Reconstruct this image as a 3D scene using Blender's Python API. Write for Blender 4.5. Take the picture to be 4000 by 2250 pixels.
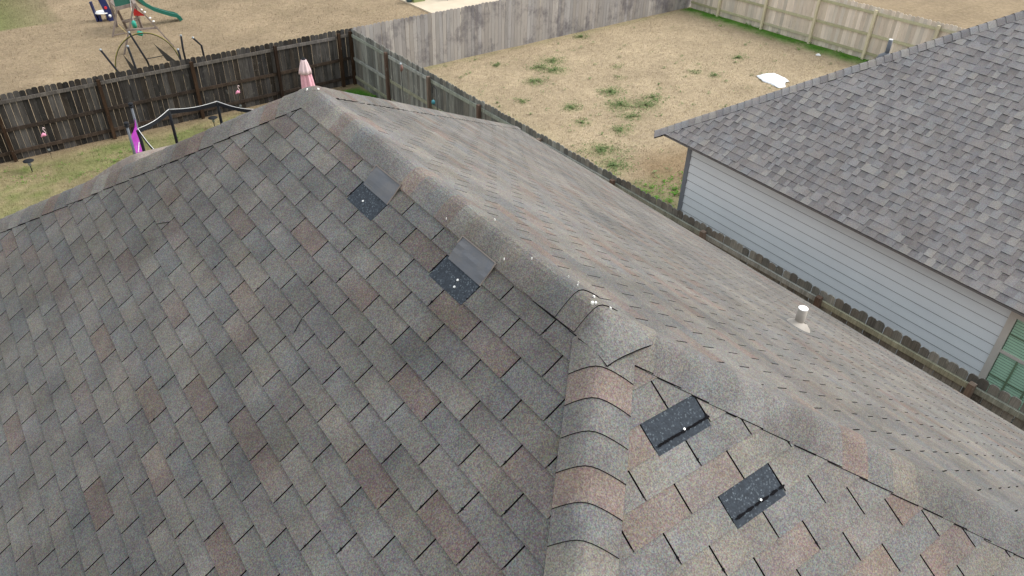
import bpy, math, random
import numpy as np
from mathutils import Vector, Matrix, noise

random.seed(7); RNG = np.random.default_rng(7)
S = bpy.context.scene
for o in list(bpy.data.objects): bpy.data.objects.remove(o)

# ------------------------------------------------------------------ camera, sky, sun, exposure
Z0 = 7.52                                   # height of the main ridge above the ground at the fence corner
CAMP = Vector((-1.83182, -1.78605, 1.95624 + Z0))
CR = ((0.81233762, -0.5826421, 0.02521465), (-0.3248404, -0.48796363, -0.81016678), (0.48434111, 0.64993821, -0.58565691))
FPX = 2982.9
cam = bpy.data.cameras.new("camera"); camo = bpy.data.objects.new("camera", cam); S.collection.objects.link(camo)
m = Matrix(((CR[0][0], -CR[1][0], -CR[2][0], CAMP.x), (CR[0][1], -CR[1][1], -CR[2][1], CAMP.y), (CR[0][2], -CR[1][2], -CR[2][2], CAMP.z), (0, 0, 0, 1)))
camo.matrix_world = m
cam.sensor_width = 36; cam.lens = FPX / 4000 * 36; cam.clip_start = .05; cam.clip_end = 2000
S.camera = camo
S.render.resolution_x = 1024; S.render.resolution_y = 576

SUN_DIR = Vector((0.66, -0.30, 0.66)).normalized()        # towards the sun
w = bpy.data.worlds.new("World"); S.world = w; w.use_nodes = True
nt = w.node_tree; nt.nodes.clear()
sky = nt.nodes.new("ShaderNodeTexSky"); sky.sky_type = 'NISHITA'; sky.sun_disc = False
sky.sun_elevation = math.asin(SUN_DIR.z); sky.sun_rotation = math.atan2(SUN_DIR.x, SUN_DIR.y)
sky.air_density = 1.0; sky.dust_density = 6.0; sky.ozone_density = 1.0
hs = nt.nodes.new("ShaderNodeHueSaturation"); hs.inputs['Saturation'].default_value = .30   # overcast: the cloud deck greys the sky light
bg = nt.nodes.new("ShaderNodeBackground"); bg.inputs[1].default_value = .15
wo = nt.nodes.new("ShaderNodeOutputWorld")
cloud = nt.nodes.new("ShaderNodeMix"); cloud.data_type = 'RGBA'; cloud.inputs[0].default_value = .75      # an even cloud deck veils the sky
cloud.inputs[7].default_value = (4.6, 4.85, 5.1, 1)
nt.links.new(sky.outputs[0], hs.inputs['Color']); nt.links.new(hs.outputs[0], cloud.inputs[6]); nt.links.new(cloud.outputs[2], bg.inputs[0]); nt.links.new(bg.outputs[0], wo.inputs[0])
sl = bpy.data.lights.new("sun", 'SUN'); sl.energy = 1.3; sl.angle = math.radians(30); sl.color = (1, .975, .94)
so = bpy.data.objects.new("sun", sl); S.collection.objects.link(so); so.location = (0, 0, 40)
so.rotation_euler = SUN_DIR.to_track_quat('Z', 'Y').to_euler()
S.view_settings.view_transform = 'Standard'; S.view_settings.look = 'None'
S.view_settings.gamma = 1; S.view_settings.use_curve_mapping = False
S.view_settings.exposure = .93

# ------------------------------------------------------------------ helpers
def lin(r, g, b, a=1.0):
    f = lambda c: (c / 255 / 12.92) if c / 255 <= .04045 else ((c / 255 + .055) / 1.055) ** 2.4
    return (f(r), f(g), f(b), a)
COL = S.collection
def tag(o, label=None, cat=None, group=None, kind=None):
    if label: o['label'] = label
    if cat: o['category'] = cat
    if group: o['group'] = group
    if kind: o['kind'] = kind
    return o
def empty(name, loc=(0, 0, 0), label=None, cat=None, group=None):
    o = bpy.data.objects.new(name, None); COL.objects.link(o); o.location = loc; o.empty_display_size = .2
    return tag(o, label, cat, group)
def mkmesh(name, V, F, mat, tint=None, smooth=False, mi=None):
    me = bpy.data.meshes.new(name); me.from_pydata([tuple(v) for v in V], [], F)
    if isinstance(mat, tuple):
        for q in mat: me.materials.append(q)
        me.polygons.foreach_set('material_index', mi)
    elif mat: me.materials.append(mat)
    if tint is not None:
        a = me.color_attributes.new("tint", 'FLOAT_COLOR', 'POINT')
        t = np.asarray(tint, dtype=np.float32)
        if t.ndim == 1: t = np.tile(t, (len(V), 1))
        a.data.foreach_set('color', t.ravel())
    if smooth: me.polygons.foreach_set('use_smooth', [True] * len(me.polygons))
    me.update(); return me
def obj(name, me, parent=None, color=None, loc=None):
    o = bpy.data.objects.new(name, me); COL.objects.link(o)
    if parent is not None: o.parent = parent
    if loc is not None: o.location = loc
    if color is not None: o.color = color
    return o
class MB:
    """collects simple solids, in the coordinates of the thing it belongs to"""
    def __init__(s): s.V = []; s.F = []
    def add(s, V, F):
        n = len(s.V); s.V += [Vector(v) for v in V]; s.F += [tuple(i + n for i in f) for f in F]; return s
    def box(s, a, b, M=None):
        V = [Vector((x, y, z)) for x in (a[0], b[0]) for y in (a[1], b[1]) for z in (a[2], b[2])]
        if M: V = [M @ v for v in V]
        return s.add(V, [(0, 1, 3, 2), (4, 6, 7, 5), (0, 4, 5, 1), (2, 3, 7, 6), (0, 2, 6, 4), (1, 5, 7, 3)])
    def bar(s, p, q, w, h=None, up=(0, 0, 1)):
        p = Vector(p); q = Vector(q); h = h or w; d = (q - p).normalized(); x = d.cross(Vector(up))
        if x.length < 1e-3: x = d.cross(Vector((1, 0, 0)))
        x.normalize(); y = x.cross(d)
        V = [c + x * a * w / 2 + y * b * h / 2 for c in (p, q) for a, b in ((-1, -1), (1, -1), (1, 1), (-1, 1))]
        return s.add(V, [(0, 3, 2, 1), (4, 5, 6, 7), (0, 1, 5, 4), (1, 2, 6, 5), (2, 3, 7, 6), (3, 0, 4, 7)])
    def tube(s, P, r, n=10, cap=True):
        P = [Vector(p) for p in P]; R = r if isinstance(r, (list, tuple)) else [r] * len(P)
        rings = []; ref = None
        for i, p in enumerate(P):
            d = (P[min(i + 1, len(P) - 1)] - P[max(i - 1, 0)]).normalized()
            if ref is None: ref = d.cross(Vector((0, 0, 1))) if abs(d.z) < .9 else d.cross(Vector((1, 0, 0)))
            x = (ref - d * ref.dot(d)).normalized(); ref = x; y = d.cross(x)
            rings.append([p + (x * math.cos(t) + y * math.sin(t)) * R[i] for t in [2 * math.pi * k / n for k in range(n)]])
        V = [v for rg in rings for v in rg]; F = []
        for i in range(len(P) - 1):
            for k in range(n):
                a = i * n + k; b = i * n + (k + 1) % n; F.append((a, b, b + n, a + n))
        if cap: F.append(tuple(range(n))[::-1]); F.append(tuple((len(P) - 1) * n + k for k in range(n)))
        return s.add(V, F)
    def lathe(s, prof, n=24, c=(0, 0, 0), fr=None):
        V = []; F = []
        for r, z in prof:
            for k in range(n):
                t = 2 * math.pi * k / n; rr = fr(r, t, z) if fr else r
                V.append((c[0] + rr * math.cos(t), c[1] + rr * math.sin(t), c[2] + z))
        for i in range(len(prof) - 1):
            for k in range(n):
                a = i * n + k; b = i * n + (k + 1) % n; F.append((a, b, b + n, a + n))
        F.append(tuple(range(n))[::-1]); F.append(tuple((len(prof) - 1) * n + k for k in range(n)))
        return s.add(V, F)
    def build(s, name, mat, parent=None, smooth=False, color=None, loc=None):
        return obj(name, mkmesh(name, s.V, s.F, mat, smooth=smooth), parent, color, loc)

# ------------------------------------------------------------------ materials
class N:
    def __init__(s, name, rough=.9, spec=.2):
        s.m = bpy.data.materials.new(name); s.m.use_nodes = True; s.t = s.m.node_tree
        s.b = s.t.nodes['Principled BSDF']; s.b.inputs['Roughness'].default_value = rough
        s.b.inputs['Specular IOR Level'].default_value = spec
        s.pos = s.t.nodes.new('ShaderNodeNewGeometry').outputs['Position']
    def n(s, t, **k):
        x = s.t.nodes.new(t)
        for a, b in k.items(): setattr(x, a, b)
        return x
    def l(s, a, b): s.t.links.new(a, b)
    def scaled(s, v, src=None):
        x = s.n('ShaderNodeVectorMath', operation='MULTIPLY'); s.l(src or s.pos, x.inputs[0]); x.inputs[1].default_value = v; return x.outputs[0]
    def noise(s, scale, detail=3, rough=.6, vec=None, col=False):
        x = s.n('ShaderNodeTexNoise'); x.inputs['Scale'].default_value = scale; x.inputs['Detail'].default_value = detail
        x.inputs['Roughness'].default_value = rough; s.l(vec or s.pos, x.inputs['Vector']); return x.outputs['Color' if col else 'Fac']
    def ramp(s, f, lo, hi, a=0.0, b=1.0):
        x = s.n('ShaderNodeMapRange'); s.l(f, x.inputs[0])
        for i, v in zip((1, 2, 3, 4), (lo, hi, a, b)): x.inputs[i].default_value = v
        return x.outputs[0]
    def mix(s, f, a, b, mode='MIX'):
        x = s.n('ShaderNodeMix', data_type='RGBA', blend_type=mode)
        for sock, v in ((x.inputs[0], f), (x.inputs[6], a), (x.inputs[7], b)):
            if hasattr(v, 'is_output'): s.l(v, sock)
            else: sock.default_value = v
        return x.outputs[2]
    def mul(s, col, f):            # colour times scalar
        x = s.n('ShaderNodeVectorMath', operation='SCALE'); s.l(col, x.inputs[0])
        if hasattr(f, 'is_output'): s.l(f, x.inputs[3])
        else: x.inputs[3].default_value = f
        return x.outputs[0]
    def math(s, op, a, b=0.0):
        x = s.n('ShaderNodeMath', operation=op)
        for i, v in enumerate((a, b)):
            if hasattr(v, 'is_output'): s.l(v, x.inputs[i])
            else: x.inputs[i].default_value = v
        return x.outputs[0]
    def attr(s, name='tint'):
        x = s.n('ShaderNodeAttribute'); x.attribute_name = name; return x.outputs['Color']
    def objcol(s): return s.n('ShaderNodeObjectInfo').outputs['Color']
    def objrand(s): return s.n('ShaderNodeObjectInfo').outputs['Random']
    def bump(s, h, strength=.5, dist=.01):
        x = s.n('ShaderNodeBump'); x.inputs['Strength'].default_value = strength; x.inputs['Distance'].default_value = dist
        s.l(h, x.inputs['Height']); s.l(x.outputs[0], s.b.inputs['Normal'])
    def base(s, c):
        if hasattr(c, 'is_output'): s.l(c, s.b.inputs['Base Color'])
        else: s.b.inputs['Base Color'].default_value = c
        return s.m

def granules(name, speck=.23, blotch=.17, scale=1.0):
    """mineral granules: tint attribute times speckle, coloured grains and soft weathering"""
    k = N(name, .95, .15); t = k.attr()
    v = k.n('ShaderNodeTexVoronoi'); v.inputs['Scale'].default_value = 210 * scale; k.l(k.pos, v.inputs['Vector'])
    bw = k.n('ShaderNodeRGBToBW'); k.l(v.outputs['Color'], bw.inputs[0])
    f1 = k.ramp(bw.outputs[0], .15, .85, 1 - speck, 1 + speck)
    f2 = k.ramp(k.noise(95 * scale, 3, .75), .3, .7, 1 - speck * .5, 1 + speck * .5)
    f3 = k.ramp(k.noise(2.6, 3, .55), .32, .68, 1 - blotch, 1 + blotch)
    f4 = k.ramp(k.noise(11, 2, .5), .3, .7, 1 - blotch * .45, 1 + blotch * .45)
    c = k.mix(.10, t, k.mul(v.outputs['Color'], .42), 'MIX')
    warm = k.mix(k.ramp(k.noise(5, 2), .35, .65), (1.03, .995, .965, 1), (.98, 1.0, 1.03, 1))
    c = k.mix(1.0, c, warm, 'MULTIPLY')
    f5 = k.ramp(k.noise(.7, 3, .5), .35, .65, 1 - blotch * .7, 1 + blotch * .5)
    for f in (f1, f2, f3, f4, f5): c = k.mul(c, f)
    k.bump(bw.outputs[0], .35, .002)
    return k.base(c)
M_SH = granules('asphalt_granules')
M_SH2 = granules('laminated_granules', .2, .05)
def plain(name, c, rough=.6, spec=.3, metal=0.0, var=.12, sc=6.0):
    k = N(name, rough, spec); k.b.inputs['Metallic'].default_value = metal
    f = k.ramp(k.noise(sc, 4, .6), .3, .7, 1 - var, 1 + var)
    x = k.n('ShaderNodeRGB'); x.outputs[0].default_value = c
    return k.base(k.mul(x.outputs[0], f))
def wood(name, streak=.35, blotch=.2, stain=None, lichen=None):
    """weathered board: object colour times vertical grain, blotches, knots"""
    k = N(name, .92, .12); c = k.objcol()
    off = k.n('ShaderNodeCombineXYZ'); r = k.objrand(); r20 = k.math('MULTIPLY', r, 37.0)
    k.l(r20, off.inputs[0]); k.l(r20, off.inputs[1]); k.l(r20, off.inputs[2])
    va = k.n('ShaderNodeVectorMath', operation='ADD'); k.l(k.pos, va.inputs[0]); k.l(off.outputs[0], va.inputs[1])
    g = k.ramp(k.noise(1.0, 5, .65, k.scaled((55, 55, 2.2), va.outputs[0])), .28, .72, 1 - streak, 1 + streak)
    h = k.ramp(k.noise(1.0, 4, .6, k.scaled((5, 5, 1.6), va.outputs[0])), .3, .7, 1 - blotch, 1 + blotch)
    c = k.mul(k.mul(c, g), h)
    if stain:      # big darker stains that run over several boards
        f = k.ramp(k.noise(1.0, 6, .72, k.scaled((1.3, 1.3, 1.0))), .495, .64, 0, stain[1])
        c = k.mix(f, c, stain[0])
    if lichen:
        f = k.ramp(k.noise(1.0, 6, .75, k.scaled((9, 9, 5))), .6, .72, 0, lichen[1])
        c = k.mix(f, c, lichen[0])
    k.bump(g, .4, .004)
    return k.base(c)
M_WD = wood('dark_weathered_wood', .45, .35, lichen=(lin(150, 148, 142), .35))
M_WG = wood('grey_weathered_wood', .35, .22, lichen=(lin(178, 180, 168), .8))
M_WT = wood('tan_weathered_wood', .10, .06, stain=(lin(96, 92, 96), .75))
M_WR = wood('pale_weathered_wood', .12, .08, lichen=(lin(110, 112, 80), .25))
M_DECK = plain('roof_felt', lin(20, 20, 22), .95, .05)
M_EDGE = plain('cut_asphalt_edge', lin(30, 29, 30), .95, .05)

# ------------------------------------------------------------------ ground
def gz(x, y): return .0301 * (21.065 - y) + .0098 * (x - 8.411)
def fx(y): return 8.411 - .0129 * (21.065 - y)          # line of the side fence
def by(x): return 21.065 + .00685 * (x - 8.411)         # line of the back fence
def fb(x, y, s, seed=0): return noise.fractal(Vector((x * s, y * s, seed)), 1.0, 2.0, 4) * .5 + .5
GREEN = np.array(lin(92, 118, 52)[:3]); STRAW = np.array(lin(172, 155, 131)[:3]); OWN = np.array(lin(152, 140, 108)[:3])
BACK = np.array(lin(150, 133, 111)[:3]); LUSH = np.array(lin(80, 128, 48)[:3]); DIRT = np.array(lin(142, 124, 102)[:3])
PATCH = [(15.1, 19.0, .45), (13.4, 17.7, .35), (14.3, 14.5, .55), (14.8, 15.5, .40), (14.9, 14.0, .45), (12.9, 15.2, .3), (13.3, 19.8, .2), (11.6, 12.3, .5), (20.8, 15.4, .22), (18.4, 15.2, .22),
         (18.7, 14.6, .2), (17.8, 20.6, .3), (14.6, 18.2, .45), (14.3, 18.7, .3), (11.2, 11.4, .5), (13.9, 13.6, .35), (12.4, 14.1, .25), (15.5, 14.3, .3), (12.0, 16.5, .2), (16.6, 17.2, .18), (15.9, 16.3, .16), (13.0, 13.0, .3)]
def groundcol(x, y):
    n = fb(x, y, .45); n2 = fb(x, y, 1.7, 5); c = None; g = 0.0
    if y > by(x):
        c = BACK * (.86 + .28 * n); g = .10 * max(0, n2 - .5)
        if x < 2 and y > 34.5: g = .45 * max(0, 1 - (x - .0) / 2.2); c = c * .86  # shade by the far left fence painted darker into the lawn, with some green
        return c * (1 - g) + GREEN * g
    if x < fx(y):
        c = OWN * (.85 + .3 * n); g = min(.7, max(0, (n2 - .47) * 1.7))
        d = (x - 7.9) ** 2 / .8 ** 2 + (y - 19.6) ** 2 / .9 ** 2
        if d < 1.6: return LUSH * min(1, 1.9 - d) + c * (1 - min(1, 1.9 - d)) if d > .9 else LUSH
        df = by(x) - y
        if df < .5: k = (1 - df / .5); return c * (1 - k) + DIRT * k
        if 2.2 < x < 5 and 18.3 < y < 20.2: g = max(g, .5)
        if -1 < x < 2.2 and 19.2 < y < 20.3: g = max(g, .35 * n2 * 2)
        return c * (1 - g) + GREEN * .95 * g
    if x < 24.4:
        c = STRAW * (.90 + .2 * n)
        for px, py, r in PATCH:
            d = math.hypot(x - px, y - py) / r
            if d < 1.3: g = max(g, .35 * (1.3 - d))
        dr = 24.38 - x
        if dr < 1.0: g = max(g, min(1.0, (1.0 - dr) * 1.5 * (.4 + n2)))
        db = by(x) - y
        if db < .5: g = max(g, .5 * (.5 - db) * 2 * n2)
        ds = x - fx(y)
        if ds < 3.2: g = max(g, .5 * (1 - ds / 3.2) * (n2 * 1.6 - .3))
        if y < 10.5 and x < 12.5: g = max(g, min(.9, (12.3 - x) * .35 * (n2 + .2)))
        br = max(0, 1 - math.hypot((x - 12.6) / 1.9, (y - 10.2) / 1.6)) * (.5 + n2); br = min(.6, br); c = c * (1 - br) + np.array(lin(132, 108, 80)[:3]) * br
        g = max(0, min(1, g)); return c * (1 - g) + (LUSH if dr < 1.0 else GREEN) * g
    return BACK * (.92 + .2 * n)
def spans(a, b, step, far): return [-far, -far / 3, a - 20] + list(np.arange(a, b, step)) + [b + 20, far / 3, far]
gx = spans(-8, 40, .25, 600); gy = spans(2, 46, .25, 600)
gv = []; gc = []
for y in gy:
    for x in gx:
        z = gz(max(-40, min(60, x)), max(-40, min(80, y)))
        inner = -8 <= x <= 40 and 2 <= y <= 46
        if inner: z += .03 * (fb(x, y, .8, 9) - .5)
        gv.append((x, y, z)); c = groundcol(x, y) if inner else BACK; gc.append((c[0], c[1], c[2], 1))
nx = len(gx); gf = [(j * nx + i, j * nx + i + 1, (j + 1) * nx + i + 1, (j + 1) * nx + i) for j in range(len(gy) - 1) for i in range(nx - 1)]
k = N('dormant_turf', 1, .05); t = k.attr()
f1 = k.ramp(k.noise(38, 4, .75), .3, .7, .80, 1.18); f2 = k.ramp(k.noise(6, 5, .7), .3, .7, .80, 1.18); f3 = k.ramp(k.noise(.9, 4, .65), .3, .7, .88, 1.12)
c = t
for f in (f1, f2, f3): c = k.mul(c, f)
c = k.mix(k.ramp(k.noise(14, 3, .7), .35, .7), c, k.mix(1.0, c, (.90, .90, .80, 1), 'MULTIPLY'))
k.bump(k.noise(45, 4, .8), 1.0, .03)
M_GROUND = k.base(c)
tag(obj('ground', mkmesh('ground', gv, gf, M_GROUND, gc, True)), 'tan dormant lawn of the yards with greener patches', kind='structure')

# grass blades: far too many to count
def blades(name, xr, yr, dens, label, test, h=(.03, .08), wd=.014):
    n = int((xr[1] - xr[0]) * (yr[1] - yr[0]) * dens); P = np.c_[RNG.uniform(*xr, n), RNG.uniform(*yr, n)]
    V = []; Cc = []
    for x, y in P:
        if not test(x, y): continue
        c = groundcol(x, y); a = RNG.uniform(0, 6.283); L = RNG.uniform(*h); tl = RNG.uniform(.2, 1.3); b = RNG.uniform(.80, 1.16)
        z = gz(x, y) + .03 * (fb(x, y, .8, 9) - .5) - .004; ca, sa = math.cos(a), math.sin(a)
        V += [(x - sa * wd / 2, y + ca * wd / 2, z), (x + sa * wd / 2, y - ca * wd / 2, z), (x + ca * L * math.sin(tl), y + sa * L * math.sin(tl), z + L * math.cos(tl))]
        q = tuple(float(v) * b for v in c) + (1,); Cc += [q, q, q]
    F = [(i, i + 1, i + 2) for i in range(0, len(V), 3)]
    o = obj(name, mkmesh(name, V, F, M_GRASS, np.array(Cc, dtype=np.float32)))
    return tag(o, label, 'grass', kind='stuff')
k = N('grass_blade', .9, .1); M_GRASS = k.base(k.attr())
blades('grass', (-4, 8.3), (13.5, 21), 330, 'short green and straw grass of the yard behind the near house', lambda x, y: x < fx(y) - .1)
blades('grass', (8.5, 24.2), (7.5, 21), 270, 'straw coloured dormant grass of the fenced side yard', lambda x, y: x > fx(y) + .1 and (x > 8.5 and not (x > 9.0 and y < 7.4)), (.03, .075), .015)
blades('grass', (-1, 18), (21.3, 40), 110, 'tan dormant grass of the yard beyond the back fence', lambda x, y: not (x > 14.7), (.03, .08), .022)

# leafy weeds in clumps
V = []; F = []; Cc = []
def leafclump(cx, cy, r, n, cols):
    for _ in range(n):
        a = RNG.uniform(0, 6.283); q = abs(RNG.normal(0, .5)) * r; x = cx + q * math.cos(a) * 1.25; y = cy + q * math.sin(a)
        if fb(x, y, 5.5, 3) < (.42 if n > 400 else .5): continue
        z = gz(x, y) + RNG.uniform(.0, .07); s = RNG.uniform(.012, .03); b = RNG.uniform(0, 6.283); tl = RNG.uniform(-.5, .5)
        i = len(V); u = Vector((math.cos(b), math.sin(b), tl)) * s; v = Vector((-math.sin(b), math.cos(b), RNG.uniform(-.4, .4))) * s * .7; p = Vector((x, y, z))
        V.extend([p - u, p + v, p + u, p - v]); F.append((i, i + 1, i + 2, i + 3)); c = np.array(cols) * RNG.uniform(.75, 1.35); Cc.extend([(c[0], c[1], c[2], 1)] * 4)
for px, py, r in PATCH: leafclump(px, py, r * 1.4, int(1500 * r), lin(98, 114, 72)[:3])
for _ in range(170):
    x = RNG.uniform(9.3, 23); y = RNG.uniform(9, 20.7); leafclump(x, y, RNG.uniform(.06, .3), 26, lin(112, 126, 84)[:3])
for yy in np.arange(10, 20.5, .12): leafclump(24.38 - abs(RNG.normal(0, .38)), yy, .3, 40, lin(86, 128, 48)[:3])
for _ in range(60): leafclump(fx(12) + abs(RNG.normal(0, 1.1)) + .2, RNG.uniform(9, 16), .2, 26, lin(112, 130, 66)[:3])
for _ in range(50): leafclump(RNG.uniform(10.6, 12.4), RNG.uniform(8.6, 10), .25, 50, lin(84, 130, 46)[:3])
for _ in range(50): leafclump(7.9 + RNG.normal(0, .45), 19.6 + RNG.normal(0, .4), .25, 60, lin(76, 124, 44)[:3])
for _ in range(40): leafclump(RNG.uniform(-2, 5), RNG.uniform(18.6, 20.4), .35, 40, lin(98, 122, 60)[:3])
tag(obj('weeds', mkmesh('weeds', V, F, M_GRASS, np.array(Cc))), 'clumps of green clover and weeds dotted over the tan lawns', 'weeds', kind='stuff')

# ------------------------------------------------------------------ roof building
def clip(poly, a, b, c):            # keep a*u + b*s <= c
    out = []
    for i in range(len(poly)):
        p, q = poly[i], poly[(i + 1) % len(poly)]; dp = a * p[0] + b * p[1] - c; dq = a * q[0] + b * q[1] - c
        if dp <= 0: out.append(p)
        if (dp < 0 < dq) or (dq < 0 < dp):
            t = dp / (dp - dq); out.append((p[0] + t * (q[0] - p[0]), p[1] + t * (q[1] - p[1])))
    return out
def cliprect(face, u0, u1, s0, s1):
    p = face['poly']
    for h in ((-1, 0, -u0), (1, 0, u1), (0, -1, -s0), (0, 1, s1)):
        p = clip(p, *h)
        if len(p) < 3: return []
    r = []
    for v in p:
        if not r or math.hypot(v[0] - r[-1][0], v[1] - r[-1][1]) > 1e-4: r.append(v)
    return r if len(r) > 2 else []
def mkface(O, U, D, corners):
    O = Vector(O); U = Vector(U).normalized(); D = Vector(D).normalized(); Nn = U.cross(D)
    if Nn.z < 0: Nn = -Nn
    poly = [((Vector(c) - O).dot(U), (Vector(c) - O).dot(D)) for c in corners]
    ar = sum(poly[i][0] * poly[(i + 1) % len(poly)][1] - poly[(i + 1) % len(poly)][0] * poly[i][1] for i in range(len(poly)))
    if ar < 0: poly = poly[::-1]
    return dict(O=O, U=U, D=D, N=Nn, poly=poly)
def at(f, u, s, h): return f['O'] + f['U'] * u + f['D'] * s + f['N'] * h
def wave(f, u, s, amp):
    P = at(f, u, s, 0); d = abs(abs(P.x) - max(-P.y, P.y - 3.008, 0)); amp = amp * min(1, d / .45)     # shingles lie flat where the caps hold them
    return wave0(f, u, s, amp) + amp * 1.3
def wave0(f, u, s, amp):
    if amp == 0: return 0
    return amp * (noise.noise(Vector((u * .9, s * 1.6, f['O'].y * 3 + f['U'].x * 9))) + .6 * noise.noise(Vector((u * 2.9, s * 4.1, 7 + f['U'].x * 5))))
def slab(f, poly, s0, s1, h0, h1, th, amp):
    top = []; bot = []
    for u, s in poly:
        h = h0 + (h1 - h0) * max(0, min(1, (s - s0) / (s1 - s0))) + (wave(f, u, s, amp) if amp else 0)
        top.append(at(f, u, s, h)); bot.append(at(f, u, s, h - th))
    n = len(poly); V = top + bot
    a = (top[1] - top[0]).cross(top[2] - top[0]).dot(f['N'])
    F = [tuple(range(n)) if a > 0 else tuple(range(n))[::-1]] + [(i, (i + 1) % n, n + (i + 1) % n, n + i) for i in range(n)]
    return V, F
def pxarea(V):
    P = []
    for v in V:
        d = v - CAMP; z = sum(CR[2][i] * d[i] for i in range(3))
        if z < .1: return 0
        P.append((2000 + FPX * sum(CR[0][i] * d[i] for i in range(3)) / z, 1125 + FPX * sum(CR[1][i] * d[i] for i in range(3)) / z))
    cx = sum(p[0] for p in P) / len(P); cy = sum(p[1] for p in P) / len(P)
    if not (-40 < cx < 4040 and -40 < cy < 2290): return 0
    return abs(sum(P[i][0] * P[(i + 1) % len(P)][1] - P[(i + 1) % len(P)][0] * P[i][1] for i in range(len(P)))) / 2
def lay(parts, roof, mat, name='shingle', top=300, label=None):
    parts = sorted(parts, key=lambda p: -p[0]); V = []; F = []; T = []; MI = []
    for i, (a, v, f, t) in enumerate(parts):
        if i < top and a > 0: obj(name, mkmesh(name, v, f, (mat, M_EDGE), t, mi=[0] + [1] * (len(f) - 1)), roof)
        else:
            n = len(V); V += v; F += [tuple(q + n for q in g) for g in f]; T += list(np.tile(t, (len(v), 1)) if np.ndim(t) == 1 else t); MI += [0] + [1] * (len(f) - 1)
    if V:
        o = obj(name + 's', mkmesh(name + 's', V, F, (mat, M_EDGE), np.array(T), mi=MI), roof); o['kind'] = 'stuff'
        if label: o['label'] = label

# ------------------------------------------------------------------ near house: hip roof with three-tab shingles
pL, eL, sL0, yL0 = .687057, .125848, 2.509942, 2.31481
sS0, xS0, LR, WR = .699264, -.267303, 3.00846, 6.61637
pS, pR, eS, zS = .66936, .656722, .130291, -.017881
W3 = .305; ZE = -pR * WR; XL = ZE / pL; YS = (ZE - zS) / pS; XLn = XL
Bp = (0, 0, Z0); Ap = (0, LR, Z0); cRN = (WR, LR + WR, Z0 + ZE); cLN = (XL, LR - XL, Z0 + ZE); cRS = (WR, YS, Z0 + ZE); cLS = (XL, YS, Z0 + ZE)
house = empty('house', (0, 1.5, gz(0, 1.5)), 'near house with a worn grey brown three tab shingle roof missing several tabs', 'house')
def hc(me, name, par=None, **k):
    o = obj(name, me, par or house)
    if par is None: o.location = -house.location
    return o
nL = (-1, 0, -pL); nR = (1, 0, -pR); nS = (0, -1, -pS)
FL = mkface(Bp, (0, -1, 0), (-1, 0, -pL), [Bp, Ap, cLN, cLS])
FR = mkface(Bp, (0, 1, 0), (1, 0, -pR), [Bp, Ap, cRN, cRS])
FS = mkface((0, 0, Z0 + zS), (1, 0, 0), (0, -1, -pS), [(0, -.0, Z0 + zS), cRS, cLS])
aN, bN = (pL - pR) / 2, -(pL + pR) / 2                  # plane of the far hip end: z = aN x + bN (y - LR)
_n = Vector((-aN, -bN, 1)).normalized(); _u = Vector((-1, 0, -aN)).normalized(); _d = _u.cross(_n); _d = _d if _d.z < 0 else -_d
FN = mkface(Ap, _u, _d, [Ap, cRN, cLN])
deck = mkmesh('roof', [at(f, u, s, -.002) for f in (FL, FR, FS, FN) for u, s in f['poly']],
              (lambda c: [tuple(range(sum(c[:i]), sum(c[:i + 1]))) for i in range(len(c))])([len(f['poly']) for f in (FL, FR, FS, FN)]), M_DECK)
roof = hc(deck, 'roof')
GREY = [lin(105, 104, 102), lin(107, 105, 102), lin(101, 101, 101), lin(110, 108, 104), lin(104, 102, 101), lin(103, 101, 100), lin(108, 105, 101), lin(98, 98, 98)]
RED = [lin(106, 96, 92), lin(108, 98, 94), lin(104, 96, 92), lin(109, 100, 95)]
def gtint(red=False, k=1.0):
    c = random.choice(RED if red else GREY); b = random.uniform(.96, 1.04) * k; return (c[0] * b, c[1] * b, c[2] * b, 1)
REDL = {(-3, -2), (0, 2), (1, -7), (1, -1), (2, -4), (3, -2), (3, 2), (4, -7), (4, 1), (4, 5), (6, -3), (6, 2), (7, -1), (7, 3), (7, 4), (9, -3), (9, 1), (10, -4), (10, 1), (10, 6), (11, 7), (11, 8), (12, -1), (13, 5), (14, -3), (14, 1), (14, 3), (14, 8), (16, 5), (16, 6), (17, -3), (17, 3), (18, 0)}
DARKL = {(8, 4), (12, 4), (11, 6), (9, 4), (5, 3), (12, 0), (15, -4), (5, -1)}
MISSL = {(17, 1), (17, 4)}; REDS = {(-3, 0), (1, -1), (1, 0), (4, 1), (5, 3), (6, 2), (7, 3), (-1, -1)}; MISSS = {(-1, 0), (2, 1)}
parts = []; GAP = .0078; LAP = .014
def tabs(f, e, s_first, cs, phase, isred, ismiss, amp, vis=True, uoff=0.0, dk=lambda *a: 1.0):
    us = [p[0] for p in f['poly']]
    for c in cs:
        s1 = s_first(c); s0 = s1 - e - LAP; ph = phase(c)
        for j in range(int(math.floor((min(us) - uoff) / W3 - ph)) - 1, int(math.ceil((max(us) - uoff) / W3 - ph)) + 1):
            if ismiss(c, j): continue
            u0 = uoff + (j + ph) * W3 + GAP / 2; u1 = u0 + W3 - GAP
            p = cliprect(f, u0, u1, s0, s1)
            if not p: continue
            V, F = slab(f, p, s0, s1, .0012, .0072, .009, amp)
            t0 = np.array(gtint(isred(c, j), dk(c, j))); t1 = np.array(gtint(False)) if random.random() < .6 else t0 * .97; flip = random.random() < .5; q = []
            for u, s_ in p:
                a = (u - u0) / (u1 - u0); a = 1 - a if flip else a; q.append(t0 * (1 - .55 * a) + t1 * .55 * a)
            wm = np.array((1.05, 1.01, .965, 1) if f is FL else (1.05, 1.0, .94, 1)); parts.append((pxarea(V[:len(p)]) if vis else 0, V, F, np.array(q + q) * wm))
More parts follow.
